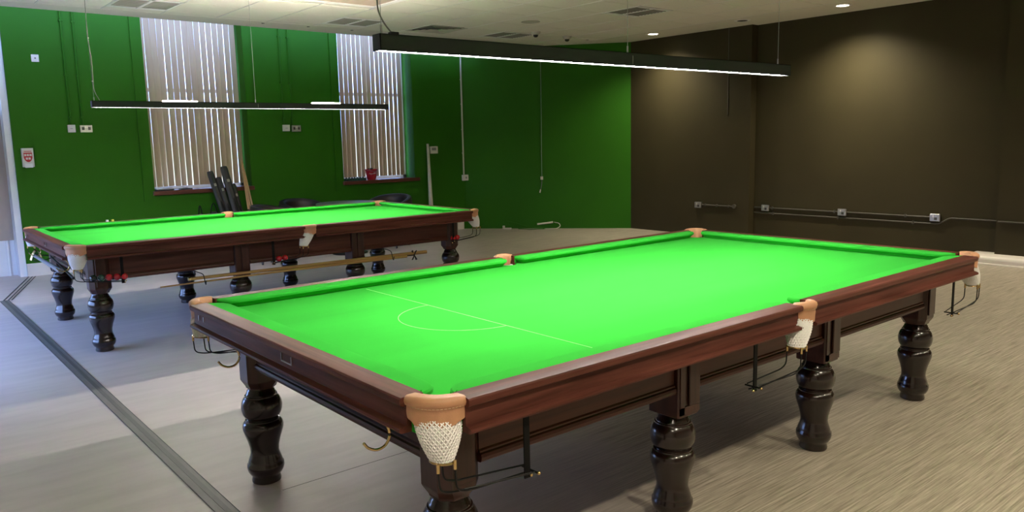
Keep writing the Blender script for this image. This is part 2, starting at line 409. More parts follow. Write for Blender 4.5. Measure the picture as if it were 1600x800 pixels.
for i in range(-10, 6):
    for j in range(-16, 4):
        if (i, j) in skip: continue
        if (i, j) in ((-3, -1), (-2, -1), (-3, 0), (-2, 0)): continue
        x0 = max(gx0 + i * gs, -2.299); x1 = gx0 + (i + 1) * gs; y0 = max(gy0 + j * gsy, -4.199); y1 = min(gy0 + (j + 1) * gsy, 8.415)
        if x1 - x0 < .05 or y1 - y0 < .03: continue
        e = .004
        rs = [[(x0 + g, y0 + g, 3.2121), (x1 - g, y0 + g, 3.2121), (x1 - g, y1 - g, 3.2121), (x0 + g, y1 - g, 3.2121)],
              [(x0 + g, y0 + g, H + e), (x1 - g, y0 + g, H + e), (x1 - g, y1 - g, H + e), (x0 + g, y1 - g, H + e)],
              [(x0 + g + e, y0 + g + e, H), (x1 - g - e, y0 + g + e, H), (x1 - g - e, y1 - g - e, H), (x0 + g + e, y1 - g - e, H)]]
        tl.rings(rs)
struct('ceiling_tiles', tl, 'ceil')
gb = MB()
for i in range(-10, 7): gb.box(gx0 + i * gs - .0045, gx0 + i * gs + .0045, -4.19, 8.41, H - .0015, 3.2121)  # white bars paint in the lamp light caught along tile edges
struct('ceiling_seam_glints', gb, 'white_paint')

# recessed louvre fittings (switched off)
def louvre(i, j, label):
    x0 = gx0 + i * gs; y0 = gy0 + j * gsy; cx, cyy = x0 + gs / 2, y0 + gsy / 2; h = gs / 2 - .006
    o = thing('louvre_light', label, 'ceiling light', (cx, cyy, H), 0, 'recessed louvre lights in the ceiling')
    f = MB(); k = .022
    f.box(-h, h, -h, -h + k, -.004, .011).box(-h, h, h - k, h, -.004, .011).box(-h, -h + k, -h, h, -.004, .011).box(h - k, h, -h, h, -.004, .011)
    f.box(-.018, .018, -h, h, -.006, .011)
    f.box(-h, h, -h, h, .008, .011)
    f.build('frame', 'white_paint', o)
    for sgn in (-1, 1):
        lb = MB(); x_a, x_b = sorted((sgn * .022, sgn * (h - k)))
        lb.box(x_a, x_b, -h + .09, h - .09, .003, .007)
        for q in range(9):
            yy = -h + .10 + q * (2 * h - .2) / 8; lb.box(x_a, x_b, yy - .003, yy + .003, -.003, .004)
        lb.build('louvre', 'louvre', o)
        for t_ in (-1, 1):                       # curved white reflector ends
            rs = []
            for q in range(7):
                a = q / 6 * pi; xx = x_a + (x_b - x_a) * q / 6
                rs.append([(xx, t_ * (h - k), -.002), (xx, t_ * (h - .075 - .035 * sin(a)), .003), (xx, t_ * (h - .075 - .035 * sin(a)), .007), (xx, t_ * (h - k), .007)])
            MB().rings(rs).build('reflector', 'white_paint', o)
    return o
LL = {(-5, 2): 'louvre light with two grey panels in ceiling above left end of far table',
      (-1, 2): 'louvre light in ceiling left of the square air vent, near right window',
      (3, 2): 'louvre light in ceiling right of the vent, behind the long black near lamp',
      (3, -2): 'louvre light in ceiling beside middle wire of the near hanging lamp'}
for (i, j) in LIGHTS:
    louvre(i, j, LL[(i, j)])
# square air diffuser
for (i, j) in VENTS:
    cx, cyy = gx0 + (i + .5) * gs, gy0 + (j + .5) * gsy
    o = thing('air_vent', 'square four-way air vent with nested frames in the ceiling', 'air vent', (cx, cyy, H))
    h = gs / 2 - .006
    def sqring(b, a, c, z0, z1, z2):
        o4 = [(-1, -1), (1, -1), (1, 1), (-1, 1)]
        rs = [[(p * a, q * a, z0) for p, q in o4], [(p * c, q * c, z1) for p, q in o4], [(p * c, q * c, z1 + .003) for p, q in o4], [(p * a, q * a, z0 + .003) for p, q in o4]]
        rs.append(rs[0]); b.rings(rs, cap=False)
    b = MB(); sqring(b, h, h - .03, -.004, -.004, 0); b.build('frame', 'vent', o)
    for a in (.27, .20, .13):
        b = MB(); sqring(b, a, a - .05, -.012, .006, 0); b.build('vane', 'vent', o)
    MB().box(-.29, .29, -.29, .29, .0085, .011).build('duct_back', 'dark', o)
# big cassette, only its edge shows at the top of the photograph
o = thing('air_conditioning_cassette', 'large white-framed tan cassette panel at top edge of ceiling', 'air conditioner', (3.12, 6.05, H))
b = MB(); hx, hy, k = .62, .58, .06
b.box(-hx, hx, -hy, -hy + k, -.02, .011).box(-hx, hx, hy - k, hy, -.02, .011).box(-hx, -hx + k, -hy, hy, -.02, .011).box(hx - k, hx, -hy, hy, -.02, .011)
b.build('frame', 'white_paint', o)
MB().box(-hx + k, hx - k, -hy + k, hy - k, -.008, .011).build('grille', 'tan_panel', o)

# downlights in the plaster margin; the out-of-frame ones are added for front light
def downlight(x, y, on, label, k=1.0):
    o = thing('downlight', label, 'downlight', (x, y, H), 0, 'round downlights beside the dark wall')
    MB().lathe((0, 0, 0), [(.075, -.001), (.115, -.001), (.112, -.006), (.08, -.006)], 28).build('bezel', 'white_paint', o, True)
    MB().lathe((0, 0, 0), [(.001, -.012), (.045, -.011), (.074, -.0065), (.0755, -.0012), (.001, -.0012)], 28).build('lens', 'down' if on else 'dark', o)
    if on:
        l = bpy.data.lights.new('downlight_lamp', 'SPOT'); l.energy = SPOT * k; l.color = (1, .90, .70); l.spot_size = R(140); l.spot_blend = 1.0; l.shadow_soft_size = .07
        lo = bpy.data.objects.new('downlight_lamp', l); C.objects.link(lo); lo.parent = o; lo.location = (0, 0, -.03)
downlight(8.70, 6.56, True, 'lit downlight in ceiling near the green and dark wall corner', .7)
downlight(8.70, 4.92, False, 'unlit round downlight in ceiling between the two lit ones')
downlight(8.70, 3.43, True, 'lit downlight in ceiling nearest the right edge of the photo', 1.15)
downlight(8.70, -.9, True, 'added lit downlight by the dark wall, unseen, out of frame to the right')  # added unseen lamp, helps light the near side
for x, nm in ((8.3, 'first'), (6.7, 'second'), (5.1, 'third'), (3.5, 'fourth'), (1.9, 'fifth'), (.3, 'sixth'), (-1.3, 'seventh')):
    downlight(x, -1.9, True, nm + ' added lit downlight of the unseen row behind the camera, counted from the dark wall', .52)  # unseen row added to give the front light a source
# small ceiling devices
tag(MB().lathe((6.154, 6.59, H), [(.001, 0), (.13, 0), (.13, -.006), (.001, -.006)], 28).build('ceiling_speaker', 'vent', None, True), 'flush round grey speaker disc in ceiling tile', 'speaker')
def dome(x, y, label):
    o = thing('motion_sensor', label, 'sensor', (x, y, H), 0, 'ceiling motion sensors')
    MB().lathe((0, 0, 0), [(.001, 0), (.075, 0), (.07, -.02), (.04, -.045), (.001, -.045)], 22).build('housing', 'vent', o, True)
    MB().lathe((0, 0, 0), [(.035, -.044), (.038, -.06), (.02, -.078), (.001, -.08)], 18).build('lens', 'dark', o, True)
dome(6.91, 7.34, 'small domed ceiling sensor, left of the pair'); dome(7.70, 7.48, 'small domed ceiling sensor, right of the pair')
for q, (x, y) in enumerate([(3.13, 8.526), (3.776, 8.523), (4.45, 8.533), (8.29, 7.61)]):
    tag(MB().lathe((x, y, H), [(.001, 0), (.022, 0), (.02, -.008), (.001, -.01)], 12).build('ceiling_sprinkler', 'greycable', None, True),
        ['tiny sprinkler dot in ceiling edge above the left window', 'tiny sprinkler dot in ceiling edge between the windows', 'tiny sprinkler dot in ceiling edge beside the right window', 'tiny sprinkler dot in ceiling above the diagonal wall'][q], 'sprinkler', 'ceiling sprinklers')

# floor trunking strips
ts = MB().box(-.215, -.135, -2.6, 8.04, .0005, .004)
struct('trim_7', ts, mat('strip_grey', (.13, .125, .12), .5, var=.12, scale=30, stretch=(3, .4, 1)))
struct('trim_8', MB().box(-.182, -.158, -2.6, 8.03, .0041, .0055), mat('strip_dark', (.07, .07, .068), .5))
struct('trim_9', MB().box(-.217, -.2145, -2.6, 8.04, .0005, .0060).box(-.1355, -.133, -2.6, 8.02, .0005, .0060), mat('strip_edge', (.03, .03, .03), .5))
dv = Vector((.33 + .155, 9.70 - 8.03, 0)).normalized(); nv = Vector((-dv.y, dv.x, 0))
b = MB()
for off in (-.045, -.012, .03): b.obox(Vector((.09, 8.87, .003)) + nv * off, dv, nv, (0, 0, 1), .86, .006, .0025)
struct('trim_10', b, mat('strip_dark2', (.07, .07, .07), .5))
# sheet seams
struct('trim_11', MB().box(.1, 1.4, 1.497, 1.5, .0002, .0010), mat('seam', (.12, .11, .10), .6))

# ------------------------------------------------------------------ blinds
def blind(x0, x1, y, z0, z1, label, seed):
    rnd = random.Random(seed)
    o = thing('vertical_blind', label, 'blind', (x0, y, z0), 0, 'beige vertical blinds')
    MB().box(0, x1 - x0, -.02, .02, z1 - z0, z1 - z0 + .04).build('headrail', 'white_paint', o)
    n = int(round((x1 - x0) / .083))
    for i in range(n):
        cx = (i + .5) * (x1 - x0) / n
        a = R(rnd.uniform(7, 12.5)); tw = R(rnd.uniform(-2, 20)) if rnd.random() < .4 else R(rnd.uniform(-3, 4)); hw = .0445
        dx = rnd.uniform(-.008, .008)
        rs = []
        for q in range(13):
            t_ = q / 12; zz = (z1 - z0) * t_; aa = a + tw * max(0, 1 - t_ * 1.6) ** 1.5
            ux, uy = cos(aa), sin(aa); px, py = -uy, ux
            c_ = cx + dx * (1 - t_)
            rs.append([(c_ + ux * s_ * hw + px * (o_ + .004 * (1 - s_ * s_)), uy * s_ * hw + py * (o_ + .004 * (1 - s_ * s_)), zz) for s_, o_ in ((-1, 0), (0, 0), (1, 0), (1, .0008), (0, .0008), (-1, .0008))])
        MB().rings(rs).build('blind_slat', 'blind', o, True)
    return o
blind(1.922, 3.28, FAR + .20, 1.045, 3.458, 'beige vertical blind in the left window behind the cue cases', 3)
blind(4.86, 6.12, FAR + .20, 1.035, 3.458, 'beige vertical blind in the right window behind the red bucket', 11)
blind(-1.55, .12, FAR + .22, 2.25, 3.55, 'pale blind at the top left edge of the photo', 5)

# ------------------------------------------------------------------ snooker table
L, W = 3.569, 1.778
BZ = .83
def side(k):
    return {0: lambda s, d, z: (s, -d, z), 1: lambda s, d, z: (s, W + d, z), 2: lambda s, d, z: (-d, s, z), 3: lambda s, d, z: (L + d, s, z)}[k]
def snooker_table(label, marks=True):
    T = thing('snooker_table', label, 'snooker table')
    XM = L / 2
    # bed with pocket cut-outs
    e = .075; c0 = .045; rn = .062
    poly = []
    def arc(cx, cy_, a0, a1, r, n=10): return [(cx + r * cos(R(a0 + (a1 - a0) * i / n)), cy_ + r * sin(R(a0 + (a1 - a0) * i / n))) for i in range(n + 1)]
    poly += arc(-c0, -c0, 120, -30, rn)
    poly += arc(XM, -.080, 175, 5, .052)
    poly += arc(L + c0, -c0, 210, 60, rn)
    poly += arc(L + c0, W + c0, 300, 150, rn)
    poly += arc(XM, W + .080, -5, -175, .052)
    poly += arc(-c0, W + c0, 30, -120, rn)
    bed = MB().prism(poly, BZ - .045, BZ).build('bed_cloth', 'cloth', T)
    MB().box(.06, L - .06, .06, W - .06, .60, BZ - .046).build('slate', 'apron_x', T)
    if marks:
        MB().box(.7355, .7385, .012, W - .012, BZ, BZ + .0005).build('baulk_line', 'mark', bed)
        rs = []
        for i in range(41):
            a = pi / 2 + pi * i / 40
            p = lambda r, z: (.737 + r * cos(a), W / 2 + r * sin(a), z)
            rs.append([p(.2905, BZ), p(.2935, BZ), p(.2935, BZ + .0005), p(.2905, BZ + .0005)])
        MB().rings(rs).build('d_line', 'mark', bed)
    # cushions
    def cushion(k, a, b_, ja, jb):
        F = side(k)
        def jaw(typ):   # offsets (ds, d) from the jaw end back to the straight nose
            if typ == 'c': return [(-.012, .078), (-.010, .062), (-.003, .044), (.010, .027), (.028, .013), (.052, .004), (.08, 0)]
            return [(.050, .078), (.050, .060), (.052, .040), (.057, .022), (.068, .009), (.085, .002), (.10, 0)]
        pts = [(a + s, d) for s, d in jaw(ja)] + [((a + b_) / 2, 0)] + [(b_ - s, d) for s, d in reversed(jaw(jb))]
        n = len(pts); rs = []
        for i, (s, d) in enumerate(pts):
            p0 = pts[max(0, i - 1)]; p1 = pts[min(n - 1, i + 1)]
            ts_, td = p1[0] - p0[0], p1[1] - p0[1]; ln = math.hypot(ts_, td); ns, nd = -td / ln * -1, -ts_ / ln * 1
            ns, nd = td / ln, -ts_ / ln          # towards the bed (negative d)
            def q(off, z): return F(s - ns * off, min(.079, d - nd * off), z)
            sb = min(max(s, a - .012 if ja == 'c' else a + .05), b_ + .012 if jb == 'c' else b_ - .05)
            rs.append([F(sb, .079, .8745), q(.02, .8745), q(.006, .872), q(.001, .8665), q(0, .861), q(.001, .856), q(.020, .842), q(.027, BZ + .0005), F(sb, .079, BZ + .0005)])
        c = MB().rings(rs)
        for (typ, s0, sg) in ((ja, a, 1), (jb, b_, -1)):   # cloth tucked down behind the pocket leather
            if typ == 'c':
                x0, x1 = sorted((s0 - sg * .014, s0 + sg * .03))
                x0, x1 = sorted((s0 - sg * .036, s0 - sg * .0185)); p, q_ = F(x0, .082, .765), F(x1, .122, BZ)
                c.box(min(p[0], q_[0]), max(p[0], q_[0]), min(p[1], q_[1]), max(p[1], q_[1]), .768, .816)
        c.build('cushion', 'cloth', T, True, 22)
    cushion(0, 0, XM, 'c', 'm'); cushion(0, XM, L, 'm', 'c'); cushion(1, 0, XM, 'c', 'm'); cushion(1, XM, L, 'm', 'c')
    cushion(2, 0, W, 'c', 'c'); cushion(3, 0, W, 'c', 'c')
    # wooden rails
    prof = [(.0795, .80), (.0795, .8750), (.146, .8750), (.1535, .8735), (.158, .869), (.1585, .860), (.156, .851), (.150, .8475), (.141, .8465), (.139, .843), (.139, .796), (.141, .790), (.154, .7875),
            (.1625, .784), (.1645, .778), (.162, .772), (.156, .769), (.12, .768), (.12, .80)]
    def rail(k, a, b_, plates=()):
        F = side(k); rs = [[F(s, d, z) for d, z in prof] for s in (a, b_)]
        o = MB().rings(rs).build('rail', 'rail_x' if k < 2 else 'rail_y', T, True, 28)
        for s in plates:
            p = MB()
            for (s0, s1, z0, z1) in ((s - .045, s + .045, .806, .811), (s - .045, s - .041, .806, .838), (s + .041, s + .045, .806, .838)):
                A, B_ = F(s0, .138, z0), F(s1, .1425, z1); p.box(min(A[0], B_[0]), max(A[0], B_[0]), min(A[1], B_[1]), max(A[1], B_[1]), z0, z1)
            p.build('label_holder', 'plate', o)
        return o
    rail(0, -.018, XM - .052); rail(0, XM + .052, L + .018); rail(1, -.018, XM - .052); rail(1, XM + .052, L + .018)
    rl = rail(2, -.018, W + .018, (W / 2 - .1,)); rail(3, -.018, W + .018, (W / 2,))
    for yy in (W - .05, W - .11):        # two little brass bolts near the far left corner
        MB().box(-.1425, -.138, yy - .004, yy + .004, .812, .835).build('bolt_cover', 'plate', rl)
    # frame aprons with bottom moulding
    ap = [(-.02, .80), (-.055, .80), (-.055, .612), (-.050, .606), (-.050, .600), (-.043, .596), (-.040, .586), (-.043, .574), (-.050, .568), (-.09, .566), (-.09, .80)]
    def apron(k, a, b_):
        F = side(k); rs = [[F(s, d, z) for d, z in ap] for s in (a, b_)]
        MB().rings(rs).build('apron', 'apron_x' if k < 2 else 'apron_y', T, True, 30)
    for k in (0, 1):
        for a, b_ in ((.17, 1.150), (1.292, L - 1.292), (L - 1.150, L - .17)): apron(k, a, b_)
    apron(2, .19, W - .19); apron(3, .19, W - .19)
    # legs
    lp = [(.001, 0), (.060, 0), (.067, .004), (.068, .012), (.064, .030), (.0645, .036), (.074, .044), (.082, .058), (.086, .074), (.085, .090), (.079, .098), (.079, .103), (.0745, .118), (.067, .140), (.0655, .155),
          (.068, .178), (.076, .210), (.086, .240), (.0925, .262), (.094, .278), (.091, .292), (.084, .302), (.079, .306), (.079, .312), (.0735, .314), (.0735, .320), (.080, .326), (.088, .340), (.0925, .358), (.094, .376), (.0915, .394), (.085, .410), (.078, .420), (.075, .423), (.075, .429), (.070, .431), (.068, .440), (.064, .443), (.063, .452), (.058, .456), (.056, .468), (.001, .468)]
    for (lx, kind) in ((.093, 'c'), (1.221, 'm'), (L - 1.221, 'm'), (L - .093, 'c')):
        for ly, sg in ((.118, 1), (W - .118, -1)):
            lg = MB().lathe((lx, ly, 0), lp, 40).build('leg', 'leg', T, True, 50)
            bk = MB()
            if kind == 'm':
                yf = ly - sg * .082; yb_ = ly + sg * .075
                y0, y1 = sorted((yf, yb_))
                bk.cbox(lx - .066, lx + .066, y0, y1, .466, .80, .006)
                # raised panel on the outer face
                ya, yc = sorted((yf, yf - sg * .012))
                bk.cbox(lx - .008, lx + .058, ya, yc, .515, .79, .003)
                ya, yc = sorted((yf, yf - sg * .006))
                bk.box(lx - .060, lx - .035, ya, yc, .480, .79)
                bk.box(lx - .060, lx + .062, ya, yc, .480, .512)
            else:
                sx = 1 if lx < 1 else -1; cx = lx + sx * .004
                h = .080; c_ = .034
                def oct(hh, z): 
                    k_ = c_
                    return [(cx - hh + k_, ly - hh, z), (cx + hh - k_, ly - hh, z), (cx + hh, ly - hh + k_, z), (cx + hh, ly + hh - k_, z), (cx + hh - k_, ly + hh, z), (cx - hh + k_, ly + hh, z), (cx - hh, ly + hh - k_, z), (cx - hh, ly - hh + k_, z)]
                bk.rings([oct(h - .018, .466), oct(h - .016, .474), oct(h - .002, .500), oct(h, .506), oct(h, .80)])
                ya, yc = sorted((ly - sg * h, ly - sg * (h + .008)))
                bk.cbox(cx - .035, cx + .042, ya, yc, .525, .79, .003)
            bk.build('leg_block', 'block', lg)
    # pockets
    def pocket(kind, mx, my):
        if kind == 'c':
            fx = (lambda a: a) if mx > 0 else (lambda a: L - a); fy = (lambda b: b) if my > 0 else (lambda b: W - b)
            c = (-.045, -.045); a0, half = 225, 64; Ri, Ro = .052, .096; RC = Vector((-.085, -.112, .700)); top = .8885; tr = .067; tc = Vector((-.062, -.062, .822))
        else:
            fx = (lambda a: a + 0.0); fy = (lambda b: b) if my > 0 else (lambda b: W - b)
            c = (XM, -.105); a0, half = 270, 80; Ri, Ro = .038, .068; RC = Vector((XM - .075, -.145, .700)); top = .8865; tr = .050; tc = Vector((XM - .005, -.112, .822))
        G = lambda p: (fx(p[0]), fy(p[1]), p[2])
        nseg = 26; rs = []
        for i in range(nseg + 1):
            t_ = -1 + 2 * i / nseg; a = R(a0 + half * t_); ed = abs(t_) ** 3
            dp = .022 * (1 - t_ * t_)
            wv = .004 * sin(i * 1.3)
            P = lambda r, z: G((c[0] + r * cos(a), c[1] + r * sin(a), z))
            tp = top - .006 * ed
            rs.append([P(Ri + .004, .815), P(Ri, .850), P(Ri, tp - .012), P(Ri + .006, tp - .003), P(Ri + .016, tp), P(Ro - .004, tp - .003), P(Ro + .006, tp - .010), P(Ro + .008, tp - .020), P(Ro + .005, tp - .030),
                       P(Ro, tp - .034), P(Ro + .001, tp - .05), P(Ro - .002 + wv * .5, .818 - dp), P(Ro - .006 + wv * .5, .8175 - dp), P(Ro - .008, .84), P(Ri + .012, .845)])
        lt = MB().rings(rs).build('pocket_leather', 'leather', T, True, 60)
        # stitches
        st = MB()
        for i in range(int(18)):
            t_ = -.9 + 1.8 * (i + .1) / 18; t2 = -.9 + 1.8 * (i + .75) / 18
            st.tube([G((c[0] + (Ro + .0045) * cos(R(a0 + half * u)), c[1] + (Ro + .0045) * sin(R(a0 + half * u)), top - .033)) for u in (t_, (t_ + t2) / 2, t2)], .0011, 5)
        st.build('stitching', 'stitch', lt)
        # knitted net: solid liner + rows of V stitches
        rb = .030 if kind == 'c' else .032
        def ax(t_): return tc.lerp(RC, t_ ** 1.15)
        def rad(t_): return tr * (1 - t_) ** .9 + rb * (1 - (1 - t_) ** .9) + .010 * sin(pi * t_)
        def Q(u, t_, o_=0):
            p = ax(t_); a = 2 * pi * u; r_ = rad(t_) + o_
            return G((p.x + r_ * cos(a), p.y + r_ * sin(a), p.z))
        nt_ = MB()
        nt_.rings([[Q(j / 24, i / 10, -.0025) for j in range(24)] for i in range(11)], cap=False)
        rows, cols = (15, 30) if kind == 'c' else (13, 24)
        for i in range(rows):
            for j in range(cols):
                t0, t1 = i / rows, min(1, (i + 1.1) / rows); uu = (j + .5 * (i % 2)) / cols
                for sg in (-1, 1):
                    nt_.tube([Q(uu, t1, .0005), Q(uu + sg * .24 / cols, (t0 + t1) / 2, .0022), Q(uu + sg * .44 / cols, t0, .0005)], [.0016, .0028, .0016], 4, False)
        nt_.build('pocket_net', 'net', lt, True, 80)
        # brass ring with three ferrules
        rg = MB(); ring = []
        for j in range(28):
            a = 2 * pi * j / 28; ring.append(G((RC.x + (rb + .005) * cos(a), RC.y + (rb + .005) * sin(a), RC.z - .002 - .004 * cos(a))))
        rg.tube(ring + [ring[0]], .0034, 8, False)
        dirx = 1 if kind == 'c' else -1
        fer = [(-.032, -.026), (.020, -.034), (.020, .032)]
        for dx_, dy_ in fer:
            p = RC + Vector((dx_ * (1 if kind == 'c' else -1) , dy_, 0)); rg.tube([G(p + Vector((0, 0, .004))), G(p + Vector((0, 0, -.022)))], .0052, 10)
        rg.build('pocket_ring', 'brass', lt, True)
        # ball rail of three black rods and its hanging strap
        xe = RC.x + dirx * (.315 if kind == 'c' else .285)
        rb_ = MB()
        for q, (dx_, dy_) in enumerate(fer):
            p = RC + Vector((dx_ * (1 if kind == 'c' else -1), dy_, -.02)); lo = (-.012 if q == 1 else 0)
            ey = (-.150, -.105, -.098)[q]; ez = (.583, .568, .590)[q]; zz = .612 if q != 1 else .604
            rb_.tube([G(v_) for v_ in fillet([p, Vector((p.x + dirx * .004, p.y, zz + .01)), Vector((p.x + dirx * .045, p.y, zz - .004)), Vector((xe, ey, ez))], .022)], .0030, 8)
        rb_.tube([G((xe, -.160, .583)), G((xe, -.088, .583))], .0036, 8)
        rb_.build('ball_rail', 'iron', lt, True)
        st_ = MB(); sx_ = xe - dirx * .012
        for (za, zb_) in ((.560, .768),):
            x0, x1 = sorted((fx(sx_ - .011), fx(sx_ + .011))); y0, y1 = sorted((fy(-.128), fy(-.123))); st_.box(x0, x1, y0, y1, za, zb_)
        st_.build('rail_strap', 'rubber', lt)
        for (yy, zz) in ((-.164, .583), (-.128, .566)):
            MB().sphere(G((xe + dirx * .002, yy, zz)), .006, 10, 6).build('strap_screw', 'brass', lt, True)
    pocket('c', 1, 1); pocket('c', 1, -1); pocket('c', -1, 1); pocket('c', -1, -1); pocket('m', 1, 1); pocket('m', 1, -1)
    return T
T1 = snooker_table('nearest large snooker table with green cloth, tan leather pockets and baulk line')
def J_hook(T, y):
    pts = [(-.130, y, .772), (-.118, y, .755), (-.092, y, .725), (-.088, y, .690), (-.108, y, .664), (-.140, y, .660), (-.168, y, .676), (-.180, y, .694)]
    MB().tube(fillet(pts, .02, 3), .0046, 10).build('rest_hook', 'brass', T, True)
J_hook(T1, .165); J_hook(T1, 1.40)

T2 = copy_tree(T1)
T2['label'] = 'farther snooker table by the green wall, with chalk cubes on its far rail'
for ch in list(T2.children):
    if ch.name.startswith('bed_cloth'):
        for g_ in list(ch.children): bpy.data.objects.remove(g_)
T2.location = (.026, 4.820, 0); T2.rotation_euler = (0, 0, R(-.22))
OX, OY = .026, 4.82

# ------------------------------------------------------------------ balls on the far table's ball rails
for x, y, z, m_, lab in [
    (.040, OY - .118, .622, 'black_ball', 'black ball at left end of the row on the far table corner ball rail'),
    (.094, OY - .118, .619, 'green_ball', 'dark green ball next to the black one on the far table ball rail'),
    (.148, OY - .118, .616, 'red_ball', 'bright red ball beside the dark green ball on the far table ball rail'),
    (.204, OY - .118, .613, 'red_ball', 'middle red ball of the three on the far table left ball rail'),
    (.257, OY - .116, .610, 'red_ball', 'rightmost red ball against the strap on the far table left ball rail'),
    (1.515, OY - .118, .606, 'red_ball', 'left red ball under the far table middle pocket'),
    (1.570, OY - .118, .608, 'red_ball', 'right red ball under the far table middle pocket'),
    (3.385, OY - .118, .607, 'red_ball', 'left red ball on the far table right corner ball rail'),
    (3.440, OY - .118, .610, 'red_ball', 'right red ball on the far table right corner ball rail')]:
    tag(MB().sphere((x, y, z), .0262, 24, 14).build('snooker_ball', m_, None, True), lab, 'ball', 'snooker balls on the ball rails')

# rests and cues hung beneath the far table
y_ = OY - .045
def rest(name, pts, r, m_, label, cat='cue rest', grp='rests hung under the far table'):
    o = thing(name, label, cat, pts[0], 0, grp)
    p0 = Vector(pts[0]); MB().tube([Vector(p) - p0 for p in pts], r, 12).build('shaft', m_, o, True)
    return o
o = rest('cue_rest', [(.775, y_, .513), (1.9, y_, .502), (3.10, y_, .489)], [.0135, .016, .018], 'cue_gold', 'thick golden rest shaft hanging under the front of the far table')
MB().tube([(0, 0, 0), (-.02, 0, 0)], .0165, 12).build('end_cap', 'brass', o, True)
o = rest('cue_rest', [(.53, y_ - .012, .478), (1.6, y_ - .012, .482), (2.86, y_ - .012, .470)], [.006, .010, .013], 'cue_gold', 'thin pointed rest shaft hanging just below the thick one, far table')
hd = MB(); c = Vector((2.95 - .53, 0, -.005))
for a in (55, 125): hd.tube([c + Vector((0, -.05 * cos(R(a)), -.055 * sin(R(a)))), c + Vector((0, .05 * cos(R(a)), .055 * sin(R(a))))], .005, 8)
for a in (50, 130): hd.tube([c + Vector((-.045 * cos(R(a)), 0, -.06 * sin(R(a)))), c + Vector((.045 * cos(R(a)), 0, .06 * sin(R(a))))], .005, 8)
hd.tube([c - Vector((.1, 0, -.003)), c], .006, 8)
hd.build('cross_head', 'iron', o, True)
def hanger(x):
    b = MB(); b.tube([Vector(v) for v in fillet([(x - .04, y_ + .1, .566), (x - .02, y_ + .02, .556), (x + .01, y_ - .004, .54), (x + .012, y_ - .024, .47), (x + .012, y_ - .04, .452), (x + .012, y_ - .05, .49)], .02)], .004, 8)
    b.tube([(x - .04, y_ + .06, .566), (x - .045, y_ + .03, .54)], .004, 8)
    ob = b.build('rest_hook', 'iron', T2, True); ob.matrix_parent_inverse = T2.matrix_basis.inverted(); return ob
hanger(.87); hanger(2.68)
# left end of the far table: grey tube rest, dark rest
o = rest('cue_rest', [(-.10, 6.36, .655), (-.11, 5.06, .655)], [.013, .021], 'silver', 'grey tubular rest hanging at the left end of the far table')
sp = MB()
for q in range(3):
    yy = -.02 - q * .03
    sp.tube(bez((.06, yy, -.05), (.03, yy, .14), (-.03, yy, -.04), 8), .004, 6)
sp.tube([(.06, -.02, -.05), (.06, -.09, -.05)], .004, 6)
sp.build('spider_head', 'brass', o, True)
rest('cue_rest', [(-.06, 5.75, .70), (-.075, 4.80, .625)], [.006, .010], 'iron', 'thin dark rest hanging at the left end of the far table')
for yy in (6.1, 5.3):
    hk = MB().tube([Vector(v) for v in fillet([(.08, yy, .66), (-.02, yy, .64), (-.09, yy, .625), (-.135, yy, .63), (-.14, yy, .66)], .02)], .004, 8).build('rest_hook', 'iron', T2, True)
    hk.matrix_parent_inverse = T2.matrix_basis.inverted()
# chalk cubes
for x, m_, lab in ((.615, 'chalk_w', 'white chalk cube on the far rail of the far table'), (.665, 'chalk_y', 'yellow chalk cube on the far rail of the far table')):
    tag(MB().cbox(x - .011, x + .011, OY + W + .10, OY + W + .122, .8705, .8945, .002).build('chalk_cube', m_, None), lab, 'chalk', 'chalk cubes')

# ------------------------------------------------------------------ pendant lamps
def pendant(label, x0, x1, yc, z0, z1, ups=()):
    o = thing('pendant_lamp', label, 'pendant lamp', ((x0 + x1) / 2, yc, z0), 0, 'long black lamps over the tables')
    h = (x1 - x0) / 2; w_ = .029; hh = z1 - z0; t_ = .003
    b = MB().box(-h, h, -w_, -w_ + t_, 0, hh).box(-h, h, w_ - t_, w_, 0, hh).box(-h, -h + t_, -w_, w_, 0, hh).box(h - t_, h, -w_, w_, 0, hh).box(-h, h, -w_, w_, hh - t_, hh)
    b.box(-h, h, -w_, -.0175, -.0005, .004).box(-h, h, .0175, w_, -.0005, .004)
    b.build('housing', 'black', o)
    # ribbed diffuser just inside the bottom
    n = 150; rs = []
    for i in range(n + 1):
        x = -h + .02 + (2 * h - .04) * i / n; zz = .0009 if i % 2 else .0016
        rs.append([(x, -.0165, .006), (x, -.0165, zz), (x, .0165, zz), (x, .0165, .006)])
    MB().rings(rs).build('diffuser', 'led', o)
    for (a, b_) in ups:
        MB().cbox(a - (x0 + x1) / 2, b_ - (x0 + x1) / 2, -w_ + .006, w_ - .006, hh, hh + .008, .003).build('uplight', 'uplight', o)
    MB().box(-.0015, .0015, -w_ - .0006, -w_, 0.004, hh - .014).build('joint_clip', 'steel', o)
    return o, h, hh
p1, h, hh = pendant('long black linear lamp hanging above the nearest snooker table', .353, 3.270, .889, 1.947, 2.011)
for x in (.347 - 1.8115 + .03, 1.804 - 1.8115, 3.17 - 1.8115):
    MB().tube([(x, 0, hh), (x, 0, H - 1.947)], .0016, 6).build('suspension_wire', 'steel', p1)
    MB().tube([(x, 0, hh), (x, 0, hh + .035)], .0045, 8).build('wire_gripper', 'steel', p1)
xl = .355 - 1.8115
MB().tube(bez((xl + .015, 0, H - 1.947), (xl + .002, 0, hh + .30), (xl + .010, 0, hh + .11), 8) + bez((xl + .010, 0, hh + .11), (xl + .014, 0, hh + .055), (xl + .075, 0, hh + .004), 8)[1:], .0032, 8).build('power_cable', 'greycable', p1, True)
MB().cbox(xl + .06, xl + .095, -.015, .015, hh, hh + .012, .003).build('cable_gland', 'black', p1)
